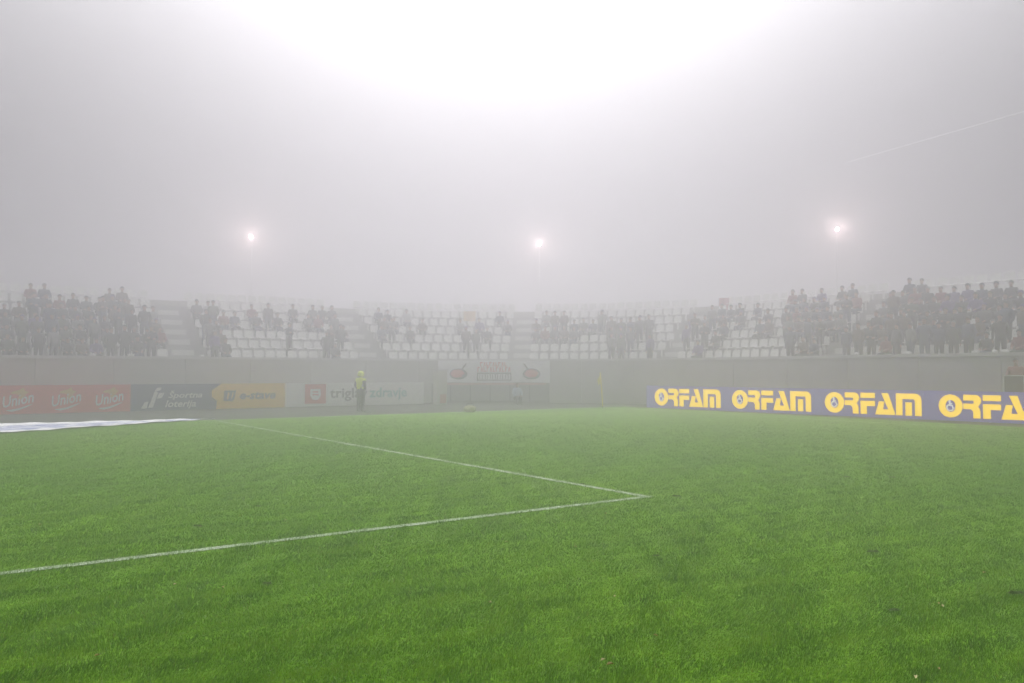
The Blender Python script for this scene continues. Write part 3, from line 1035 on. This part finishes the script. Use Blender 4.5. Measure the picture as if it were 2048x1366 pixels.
for k in range(4):
    p = B0 + BD * (PW * k)
    t = thing("advertising_board", "violet board with yellow ORFAM letters, " + WHERE[k], "advertising board", (p.x, p.y, 0), BR, "violet boards along the right side of the pitch")
    if PANEL_V is None:
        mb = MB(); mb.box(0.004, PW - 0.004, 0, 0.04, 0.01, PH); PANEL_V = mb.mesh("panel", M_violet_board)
        lg = MB(); lg.tube([(0, 0.07, 0.85), (0, 0.5, -0.02)], 0.02, 6); lg.tube([(0, 0.07, -0.02), (0, 0.07, 0.95)], 0.02, 6); LEG_V = lg.mesh("support_leg", M_metal)
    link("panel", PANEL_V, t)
    for x in (0.4, 2.1, 3.8): link("support_leg", LEG_V, t, (x, 0, 0))
    x = 0.50
    for ch, gap in (('O', .035), ('R', .07), ('F', .01), ('A', .035), ('M', 0)):
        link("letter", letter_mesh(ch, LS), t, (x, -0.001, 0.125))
        if ch == 'O': link("wheelchair_symbol", MARK, t, (x + .5 * LS - 0.03, -0.001, 0.125 + .5 * LS + 0.005))
        x += (LET[ch][0] + gap) * LS

# ------------------------------------------------------------------ hanging banner on the wall
sa, sb = s_at_px(876, -0.1), s_at_px(1100, -0.1)
bw = sb - sa
bp_, bn_, bt_ = ring((sa + sb) / 2, -0.1)
ban = thing("hanging_banner", "white banner with red pan pictures hung on the wall above the gate", "banner", (bp_.x, bp_.y, 1.08), math.atan2(bt_.y, bt_.x))
def on_wall(mb_or_me, x0, z0, off, name, m):
    """wrap a flat x-z shape onto the curve of the wall"""
    if isinstance(mb_or_me, MB): me = mb_or_me.mesh(name, m)
    else:
        me = mb_or_me; me.materials.clear(); me.materials.append(m)
    Mi = (Matrix.Translation(ban.location) @ Matrix.Rotation(ban.rotation_euler.z, 4, 'Z')).inverted()
    for v_ in me.vertices:
        q, nn, _ = ring(sa + x0 + v_.co.x, off + v_.co.y)
        v_.co = Mi @ Vector((q.x, q.y, 1.08 + z0 + v_.co.z))
    me.update()
    return link(name, me, ban)
BZ = 1.19
mb = MB(); nx, nz = 40, 6
vs, fs = [], []
for i in range(nx + 1):
    for j in range(nz + 1):
        x = bw * i / nx; z = BZ * j / nz
        vs.append((x, 0.008 * math.sin(x * 3.1 + j) + 0.006 * math.sin(x * 7), z + (0.02 * math.sin(x * 1.7) * (1 - j / nz))))
for i in range(nx):
    for j in range(nz):
        a = i * (nz + 1) + j; fs.append((a, a + nz + 1, a + nz + 2, a + 1))
mb.add(vs, fs)
on_wall(mb, 0, 0, -0.10, "sheet", M_white_sheet)
kx, kz = bw / (1885 - 125), BZ / (455 - 170)
def bq(x, y): return ((x - 125) * kx, (455 - y) * kz)
def shape(pts, name, m, off=-0.125, holes=()):
    mb = MB(); mb.poly([bq(*p) for p in pts], 0.003, 0, holes=[[bq(*p) for p in h] for h in holes]); return on_wall(mb, 0, 0, off, name, m)
for cx, dr in ((440, 1), (1600, -1)):
    shape(ellipse(cx + 6 * dr, 345, 140, 72, 24), "pan", M_dark_print, -0.122)
    shape([(cx - 120, 340), (cx - 80, 295), (cx, 282), (cx + 70, 300), (cx + 105, 335), (cx + 60, 385), (cx - 40, 395), (cx - 95, 375)], "meat", M_red_print, -0.128)
    shape([(cx + dr * 50, 282), (cx + dr * 118, 205), (cx + dr * 135, 215), (cx + dr * 75, 285)], "pan_handle", M_dark_print, -0.124)
for (x0, x1, y0, y1, nn) in ((790, 1215, 190, 245, 9), (745, 1275, 252, 318, 11)):
    for i in range(nn):
        a = x0 + (x1 - x0) * i / nn; b = x0 + (x1 - x0) * (i + 0.78) / nn; c = (b - a)
        q = i % 3
        pts = [[(a, y1), (a, y0), (b, y0), (b, y0 + 14), (a + c * .35, y0 + 14), (a + c * .35, y1)], [(a, y1), (a + c * .35, y0), (a + c * .65, y0), (b, y1), (b - c * .3, y1), (a + c * .5, y0 + 25), (a + c * .3, y1)], [(a, y0), (a + c * .35, y0), (a + c * .35, y1 - 14), (b, y1 - 14), (b, y1), (a, y1)]][q]
        shape(pts, "lettering", M_red_print)
shape([(738, 432), (1278, 432), (1278, 328), (738, 328)], "frame", M_dark_print, -0.122, [[(755, 418), (1262, 418), (1262, 342), (755, 342)]])
for i in range(12):
    a = 775 + i * 40
    z0, z1 = 350, 410
    pts = [[(a, z1), (a, z0), (a + 10, z0), (a + 10, z1)], [(a - 2, z1), (a + 12, z0), (a + 22, z0), (a + 8, z1)], [(a, z0), (a + 26, z0), (a + 26, z0 + 12), (a + 18, z0 + 12), (a + 18, z1), (a + 8, z1), (a + 8, z0 + 12), (a, z0 + 12)]][(i * 7 + i // 3) % 3]
    shape(pts, "small_lettering", M_dark_print)
# red-edged strip along its lower side
mb = MB(); mb.box(0.1, bw - 0.25, -0.004, 0.004, -0.14, -0.03); on_wall(mb, 0, 0, -0.11, "lower_strip", mat("faded red strip", (0.5, 0.3, 0.28), 0.7, 0.2, 1.5))

# ------------------------------------------------------------------ small things round the far corner
p = a_pt(-0.75) - V * 0.35
t = thing("gate_pillar", "pale upright pillar at the right end of the white board", "pillar", (p.x, p.y, 0), AR)
mb = MB(); mb.box(-0.3, 0.3, -0.2, 0.2, -0.02, 1.7); o = mb.build("shaft", mat("cream paint", (0.55, 0.55, 0.45), 0.8, 0.15, 3), t)
mb = MB(); mb.box(-0.34, 0.34, -0.24, 0.24, 1.702, 1.78); mb.build("cap", M_coping, t)
mb = MB(); mb.box(-0.12, 0.25, -0.212, -0.202, 0.05, 0.5); mb.build("red_plate", mat("faded red plate", (0.5, 0.22, 0.15), 0.6, 0.2, 6), t)

# corner flag
t = thing("corner_flag", "thin yellow corner flag pole with a limp yellow flag", "corner flag", (F.x, F.y, 0))
mb = MB(); mb.tube([(0.02, 0, -0.03), (-0.03, 0, 0.8), (-0.10, 0, 1.62)], 0.028, 10); mb.build("pole", M_pole, t, smooth=True)
mb = MB(); mb.tube([(0.02, 0, -0.02), (0.015, 0, 0.06)], [0.05, 0.03], 10); mb.build("base", M_dark_metal, t)
mb = MB(); vs, fs = [], []
for i in range(7):
    for j in range(9):
        a, b = i / 6, j / 8
        vs.append((-0.095 + 0.03 * (1 - b) - a * 0.17 * (1 - 0.3 * b) + 0.05 * a * b, 0.035 * math.sin(a * 9 + b * 3) * a, 1.60 - b * 0.38 - a * (0.34 - 0.1 * b)))
for i in range(6):
    for j in range(8): q = i * 9 + j; fs.append((q, q + 1, q + 10, q + 9))
mb.add(vs, fs); mb.build("flag", M_flag, t, smooth=True)

# bag at the grass edge
p = Vector(((940 - 1024) * 1.7 / 82, 1657 * 1.7 / 82))
t = thing("sports_bag", "small pale yellow bag lying at the far edge of the grass", "bag", (p.x, p.y, 0), 0.12)
def rounded_box(mb, x0, x1, y0, y1, z0, z1, r=0.04):
    bm = bmesh.new(); bmesh.ops.create_cube(bm, size=1)
    for v_ in bm.verts: v_.co = Vector(((x0 + x1) / 2 + v_.co.x * (x1 - x0), (y0 + y1) / 2 + v_.co.y * (y1 - y0), (z0 + z1) / 2 + v_.co.z * (z1 - z0)))
    bmesh.ops.bevel(bm, geom=bm.edges[:], offset=r, segments=3, affect='EDGES')
    bm.verts.index_update(); mb.add([v_.co[:] for v_ in bm.verts], [[v_.index for v_ in f.verts] for f in bm.faces]); bm.free()
mb = MB(); rounded_box(mb, -0.25, 0.25, -0.13, 0.13, 0.0, 0.27, 0.06); mb.build("body", M_bag, t, smooth=True)
mb = MB(); rounded_box(mb, -0.02, 0.17, -0.16, -0.132, 0.04, 0.2, 0.012); mb.build("pocket", mat("olive pocket", (0.45, 0.42, 0.16), 0.7, 0.15, 12), t)
mb = MB(); mb.tube([(-0.16, 0, 0.26), (-0.1, -0.02, 0.36), (0.1, -0.02, 0.36), (0.16, 0, 0.26)], 0.012, 6); mb.build("strap", M_dark_print, t)

# steward, walking to the right, high visibility back panel
src, reg, J = POSES['pockets']
stm = person_mesh('pockets', 11, 2).copy(); stm.name = "person"
mi = np.empty(len(stm.polygons), dtype=np.int32); stm.polygons.foreach_get('material_index', mi)
for pg, rg in zip(stm.polygons, reg):
    c = pg.center
    if rg == 'top' and (abs(c.x) < 0.165 and c.y > -0.06 or c.z > 1.36) and c.z > 1.0:
        mi[pg.index] = RF if 1.14 < c.z < 1.18 else HV
stm.polygons.foreach_set('material_index', mi)
stp = Vector(((722 - 1024) * 1.7 / 80, 1657 * 1.7 / 80))
st = make_person('pockets', 11, (stp.x, stp.y, -0.03), RAD(142), "steward in yellow high visibility hooded vest standing before the white board", None, 3, 2, 0.97, stm)
st.scale = (1.15, 1.15, 0.97)
mb = MB()
b = J['brow'][0]; n, k = 14, 7; vs = []
for i in range(k + 1):
    th = 0.05 + (math.pi * 0.80) * i / k
    for j in range(n + 1):
        a = RAD(-40) + RAD(260) * j / n
        rr_ = 1.0 + (0.25 if i > 5 else 0.0)
        vs.append((b.x + 0.118 * rr_ * math.sin(th) * math.cos(a), b.y + 0.015 + 0.128 * rr_ * math.sin(th) * math.sin(a), b.z - 0.01 + 0.132 * math.cos(th)))
fs = [(i * (n + 1) + j, (i + 1) * (n + 1) + j, (i + 1) * (n + 1) + j + 1, i * (n + 1) + j + 1) for i in range(k) for j in range(n)]
mb.add(vs, fs); mb.build("hood", M_hivis, st, smooth=True)

# person crouching under the banner
cp_ = Vector(((1033 - 1024) * 1.7 / 66, 1657 * 1.7 / 66))
make_person('crouch', 9, (cp_.x, cp_.y, -0.03), RAD(20), "person in pale blue jacket sitting low in front of the gate", None, 1, 2, 0.97)
t = thing("stool", "low dark stool under the person in the pale blue jacket", "stool", (cp_.x, cp_.y + 0.02, -0.03), RAD(20))
mb = MB(); rounded_box(mb, -0.17, 0.17, -0.12, 0.17, 0.2, 0.25, 0.015); mb.build("seat", M_dark_metal, t)
for x in (-0.14, 0.14):
    for y in (-0.08, 0.13): mb = MB(); mb.tube([(x, y, 0), (x * .95, y, 0.21)], 0.012, 6); mb.build("leg", M_dark_metal, t)

# white framed screen and man behind the nearest violet board
sp = Vector((16.46, 27.2))
t = thing("framed_screen", "dark panel in a thin white frame standing behind the nearest violet board", "screen", (sp.x, sp.y, -0.03), -0.5)
mb = MB(); mb.box(-0.27, 0.27, 0.0, 0.03, 0.80, 1.56); mb.build("panel", mat("dark screen", (0.06, 0.062, 0.055), 0.35, 0.15, 4), t)
mb = MB()
mb.box(-0.30, 0.30, -0.01, 0.045, 1.562, 1.60); mb.box(-0.30, 0.30, -0.01, 0.045, 0.76, 0.798)
mb.box(-0.30, -0.272, -0.01, 0.045, 0.80, 1.56); mb.box(0.272, 0.30, -0.01, 0.045, 0.80, 1.56)
mb.build("frame", M_paper, t)
for x in (-0.22, 0.22): mb = MB(); mb.tube([(x, 0.02, 0), (x, 0.02, 0.77)], 0.02, 8); mb.build("leg", M_metal, t)
mp = Vector((17.02, 28.0))
t = thing("wooden_step", "low wooden step under the man in the rust red jumper", "step", (mp.x, mp.y, -0.03), BR)
mb = MB(); mb.box(-0.5, 0.5, -0.35, 0.35, 0.34, 0.38); mb.build("tread", mat("worn wood", (0.22, 0.15, 0.09), 0.8, 0.3, 10), t)
for x in (-0.45, 0.41): mb = MB(); mb.box(x, x + 0.04, -0.33, 0.33, 0, 0.34); mb.build("side", M_dark_print, t)
make_person('pockets', 10, (mp.x, mp.y, 0.35), -0.45, "man in rust red jumper standing behind the framed screen", None, 0, 2, 1.02)

# cloth lying along the grass edge on the left
def cloth():
    m = bpy.data.materials.new("white cloth with blue print"); m.use_nodes = True
    n, l = m.node_tree.nodes, m.node_tree.links
    b = n["Principled BSDF"]; b.inputs['Roughness'].default_value = 0.6
    tc = n.new("ShaderNodeTexCoord"); mp_ = n.new("ShaderNodeMapping")
    mp_.inputs['Scale'].default_value = (0.9, 4.0, 1)
    l.new(tc.outputs['Object'], mp_.inputs['Vector'])
    nz = n.new("ShaderNodeTexNoise"); nz.inputs['Scale'].default_value = 1.6; nz.inputs['Detail'].default_value = 3; nz.inputs['Distortion'].default_value = 1.2
    l.new(mp_.outputs[0], nz.inputs['Vector'])
    cr = n.new("ShaderNodeValToRGB"); e = cr.color_ramp.elements
    e[0].position, e[0].color = 0.46, (0.8, 0.8, 0.83, 1); e[1].position, e[1].color = 0.52, (0.12, 0.16, 0.42, 1)
    l.new(nz.outputs['Fac'], cr.inputs['Fac']); 
    sep = n.new("ShaderNodeSeparateXYZ"); l.new(tc.outputs['Object'], sep.inputs[0])
    at = n.new("ShaderNodeAttribute"); at.attribute_name = "across"
    mr = n.new("ShaderNodeValToRGB"); f = mr.color_ramp.elements
    f[0].position, f[0].color = 0.16, (0, 0, 0, 1); f[1].position, f[1].color = 0.22, (1, 1, 1, 1)
    g = f.new(0.74); g.color = (1, 1, 1, 1); g = f.new(0.82); g.color = (0, 0, 0, 1)
    l.new(at.outputs['Fac'], mr.inputs['Fac'])
    mx = n.new("ShaderNodeMix"); mx.data_type = 'RGBA'; mx.inputs[6].default_value = (0.8, 0.8, 0.83, 1)
    l.new(mr.outputs['Color'], mx.inputs[0]); l.new(cr.outputs['Color'], mx.inputs[7]); l.new(mx.outputs[2], b.inputs['Base Color'])
    tip = Vector((-10.45, 29.25))
    near = Vector((-13.85, 22.45)); far = Vector((-16.2, 26.2))
    near2 = near + (near - tip) * 0.45; far2 = far + (far - tip) * 0.45
    nx, ny = 90, 10
    mb = MB(); vs, fs, ac = [], [], []
    for i in range(nx + 1):
        t_ = i / nx
        a, c = tip.lerp(near2, t_), tip.lerp(far2, t_)
        for j in range(ny + 1):
            w_ = j / ny
            q = a.lerp(c, w_)
            wob = 0.05 * math.sin(t_ * 60 + 1.3 * math.sin(t_ * 17)) * (1 - w_) * t_
            q = q + (a - c) * (wob * 0.15)
            z = 0.03 + 0.018 * math.sin(t_ * 47 + w_ * 5) * math.sin(w_ * 9 + t_ * 20) + (0.012 if j in (0, ny) else 0.0)
            vs.append((q.x - tip.x, q.y - tip.y, max(0.012, z))); ac.append(w_)
    for i in range(nx):
        for j in range(ny):
            q = i * (ny + 1) + j; fs.append((q, q + 1, q + ny + 2, q + ny + 1))
    mb.add(vs, fs)
    o = mb.build("ground_banner", m, None, (tip.x, tip.y, 0), smooth=True)
    at_ = o.data.attributes.new("across", 'FLOAT', 'POINT'); at_.data.foreach_set('value', ac)
    sm = o.modifiers.new("thickness", 'SOLIDIFY'); sm.thickness = 0.008
    tag(o, "long white cloth banner with blue print spread on the grass edge", "banner")
cloth()

# ------------------------------------------------------------------ held things and scraps in the stand
def at_px(px, y, d): return ((px - 1024) / 1657 * d, d, 1.7 + (742 - y) / 1657 * d)
def sheet_thing(name, label, cat, px, y, d, w, h, m, rz, pole=0.5, sag=0.06):
    x, yy, z = at_px(px, y, d)
    t = thing(name, label, cat, (x, yy, z - h / 2 - pole), rz)
    mb = MB(); vs, fs = [], []
    for i in range(7):
        for j in range(4): vs.append((-w / 2 + w * i / 6, sag * math.sin(i * 1.1 + j * .4), pole + h * j / 3))
    for i in range(6):
        for j in range(3): q = i * 4 + j; fs.append((q, q + 4, q + 5, q + 1))
    mb.add(vs, fs); o = mb.build("cloth", m, t); sm = o.modifiers.new("thickness", 'SOLIDIFY'); sm.thickness = 0.01
    mb = MB(); mb.tube([(-w / 2 - 0.01, 0, 0), (-w / 2 - 0.01, 0, pole + h)], 0.012, 6); mb.build("stick", M_metal, t)
sheet_thing("placard", "small white placard held up in the left stand", "placard", 65, 679, 37.5, 0.6, 0.27, M_paper, AR, 0.35, 0.0)
sheet_thing("flag", "pale orange flag held up in the middle of the stand", "flag", 939, 632, 49.5, 0.72, 0.58, M_orange, 0.1, 0.7)
sheet_thing("flag", "red flag held up right of the middle of the stand", "flag", 1449, 609, 46.0, 0.55, 0.75, M_redcloth, BR * 0.4, 0.6)

def scrap_mesh(k):
    r2 = random.Random(k); mb = MB(); bm = bmesh.new(); bmesh.ops.create_icosphere(bm, subdivisions=1, radius=0.5)
    for v_ in bm.verts: v_.co = Vector((v_.co.x * 0.34, v_.co.y * 0.2, max(0, v_.co.z + 0.25) * 0.16)) * r2.uniform(0.7, 1.25)
    bm.verts.index_update(); mb.add([v_.co[:] for v_ in bm.verts], [[v_.index for v_ in f.verts] for f in bm.faces]); bm.free()
    return mb.mesh("crumpled_paper", M_paper)
SCR = [scrap_mesh(k) for k in range(3)]
for i, px in enumerate((185, 262, 404, 1713, 1815, 1952, 1990, 2012)):
    s = s_at_px(px, 0.1); q, nn, tt = ring(s, 0.1)
    o = link("crumpled_paper", SCR[i % 3], None, (q.x, q.y, WALL_TOP), random.uniform(0, 3))
    sidew = "left" if px < 1000 else "right"
    tag(o, "crumpled white paper lying on the wall coping below the %s crowd" % sidew, "paper", "crumpled papers on the %s wall coping" % sidew)

# ------------------------------------------------------------------ floodlights
M_lamp_pole = mat("pale painted pole", (0.75, 0.75, 0.77), 0.5, 0.05, 5)
M_lamp = bpy.data.materials.new("lit lamp glass"); M_lamp.use_nodes = True
bl = M_lamp.node_tree.nodes["Principled BSDF"]
bl.inputs['Base Color'].default_value = (1, 1, 1, 1)
bl.inputs['Emission Color'].default_value = (1.0, 0.93, 0.88, 1)
bl.inputs['Emission Strength'].default_value = 60
LAMP_W = 65
for px, y, d, lab in ((500, 473, 52.7, "lit floodlight on a thin pole over the left stand"), (1079, 488, 60.0, "lit floodlight on a thin pole over the middle of the stand"), (1678, 457, 49.2, "lit floodlight on a thin pole over the right stand")):
    x, yy, z = at_px(px, y, d)
    rz = math.atan2(-x, yy) * 0.6
    t = thing("floodlight", lab, "floodlight", (x, yy, 0), rz, "floodlights on poles behind the stand")
    mb = MB(); mb.tube([(0, 0.3, -0.03), (0, 0.3, z + 0.3)], [0.04, 0.025], 10); mb.build("pole", M_lamp_pole, t)
    mb = MB(); mb.tube([(0, 0.3, z + 0.2), (0, 0.12, z + 0.05)], 0.03, 8); mb.build("bracket", M_metal, t)
    mb = MB(); n = 16
    prof = [(0.105, 0.0), (0.15, -0.03), (0.15, 0.03), (0.13, 0.12), (0.07, 0.18), (0.0, 0.19)]
    vs = [(r_ * math.cos(2 * math.pi * k / n), yv, z + r_ * math.sin(2 * math.pi * k / n)) for r_, yv in prof for k in range(n)]
    fs = [(i * n + k, i * n + (k + 1) % n, (i + 1) * n + (k + 1) % n, (i + 1) * n + k) for i in range(len(prof) - 1) for k in range(n)]
    mb.add(vs, fs); mb.build("housing", M_dark_metal, t, smooth=True)
    mb = MB()
    prof = [(0.0, -0.06), (0.05, -0.05), (0.085, -0.03), (0.105, 0.0)]
    vs = [(r_ * math.cos(2 * math.pi * k / n), yv, z + r_ * math.sin(2 * math.pi * k / n)) for r_, yv in prof for k in range(n)]
    fs = [(i * n + k, (i + 1) * n + k, (i + 1) * n + (k + 1) % n, i * n + (k + 1) % n) for i in range(len(prof) - 1) for k in range(n)]
    mb.add(vs, fs); mb.build("lens", M_lamp, t, smooth=True)
    ld = bpy.data.lights.new("lamp_light", 'SPOT'); ld.energy = LAMP_W * 4; ld.color = (1.0, 0.76, 0.70); ld.shadow_soft_size = 0.15
    ld.spot_size = RAD(150); ld.spot_blend = 0.6
    lo_ = bpy.data.objects.new("lamp_light", ld); COL.objects.link(lo_); lo_.parent = t
    lo_.location = (0, -0.25, z); lo_.rotation_euler = (RAD(-80), 0, 0)

# overhead cable
mb = MB(); mb.tube([(15.1, 12, 7.6), (15.4, 25, 9.55), (15.5, 38, 11.35)], 0.006, 6)
mb.v = [(x - 15.1, y - 12, z - 7.6) for x, y, z in mb.v]
tag(mb.build("overhead_cable", M_cable, None, (15.1, 12, 7.6)), "thin pale cable slanting through the fog at the upper right", "cable")

# ------------------------------------------------------------------ leaves and divots on the grass
def leaf_mesh(k, m):
    r2 = random.Random(k); mb = MB()
    L = 0.024; w_ = 0.010
    vs = [(0, -L, 0.004), (w_, -L * .3, 0.012), (w_ * .9, L * .4, 0.016), (0, L, 0.006), (-w_ * .9, L * .4, 0.013), (-w_, -L * .3, 0.017), (0, 0, 0.004)]
    mb.add(vs, [(0, 1, 6), (1, 2, 6), (2, 3, 6), (3, 4, 6), (4, 5, 6), (5, 0, 6)])
    return mb.mesh("fallen_leaf", m)
LF = [leaf_mesh(1, M_leaf), leaf_mesh(2, M_leaf2)]
leafpx = [(575, 1043, 0), (405, 1057, 1), (1013, 1087, 1), (1960, 1149, 0), (1150, 1097, 1), (1210, 1030, 0), (87, 1052, 1), (452, 1178, 0), (357, 1172, 1), (1228, 1196, 1), (1868, 1210, 0), (1875, 1216, 1), (1308, 1274, 0), (1820, 1357, 1), (1866, 1340, 0), (1204, 1323, 1), (1218, 1332, 0), (205, 1314, 0), (1710, 1030, 1), (1320, 1060, 0), (670, 950, 0), (980, 1208, 1)]
for px, y, k in leafpx:
    d = 1.7 * 1657 / (y - 742)
    o = link("fallen_leaf", LF[k], None, ((px - 1024) / 1657 * d, d, 0.028), random.uniform(0, 6))
    s_ = random.uniform(0.6, 1.05); o.scale = (s_, s_, s_)
    kind = ("brown", "pale straw coloured")[k]
    tag(o, "small dry %s leaf lying on the wet green grass" % kind, "leaf", "dry %s leaves scattered on the grass" % kind)
def divot_mesh(k):
    r2 = random.Random(k); mb = MB(); n = 14; vs = [(0, 0, 0.03)]
    for q in (0.5, 1.0):
        for i in range(n):
            a = 2 * math.pi * i / n; rr_ = q * r2.uniform(0.7, 1.2)
            vs.append((0.10 * rr_ * math.cos(a), 0.04 * rr_ * math.sin(a), 0.016 + (1 - q) * r2.uniform(0.02, 0.06)))
    fs = [(0, 1 + i, 1 + (i + 1) % n) for i in range(n)] + [(1 + i, 1 + n + i, 1 + n + (i + 1) % n, 1 + (i + 1) % n) for i in range(n)]
    mb.add(vs, fs); return mb.mesh("turf_divot", M_soil)
DV = [divot_mesh(k) for k in range(3)]
for i, (px, y) in enumerate([(1350, 993), (1310, 1110), (1740, 1103), (400, 1052), (1165, 968), (1293, 900), (1522, 887), (1690, 954), (1780, 955), (2020, 1185), (1780, 1218), (540, 1165), (520, 1012), (1765, 918)]):
    d = 1.7 * 1657 / (y - 742)
    o = link("turf_divot", DV[i % 3], None, ((px - 1024) / 1657 * d, d, 0.004), random.uniform(-0.4, 0.4))
    o.scale = (random.uniform(0.4, 0.7),) * 3
    tag(o, "small dark clod of torn turf lying on the grass", "divot", "dark clods of torn turf on the pitch")

# ------------------------------------------------------------------ fog
m = bpy.data.materials.new("fog"); m.use_nodes = True
n, l = m.node_tree.nodes, m.node_tree.links
n.clear()
ou = n.new("ShaderNodeOutputMaterial"); pv = n.new("ShaderNodeVolumePrincipled")
pv.inputs['Color'].default_value = (0.95, 0.93, 0.985, 1)
pv.inputs['Density'].default_value = HAZE_DENSITY
pv.inputs['Anisotropy'].default_value = HAZE_G
l.new(pv.outputs[0], ou.inputs['Volume'])
mb = MB(); mb.box(-160, 160, -70, 210, -1.03, HAZE_TOP)
o = mb.build("haze", m)
tag(o, "pale dense fog filling the stadium", kind='stuff')
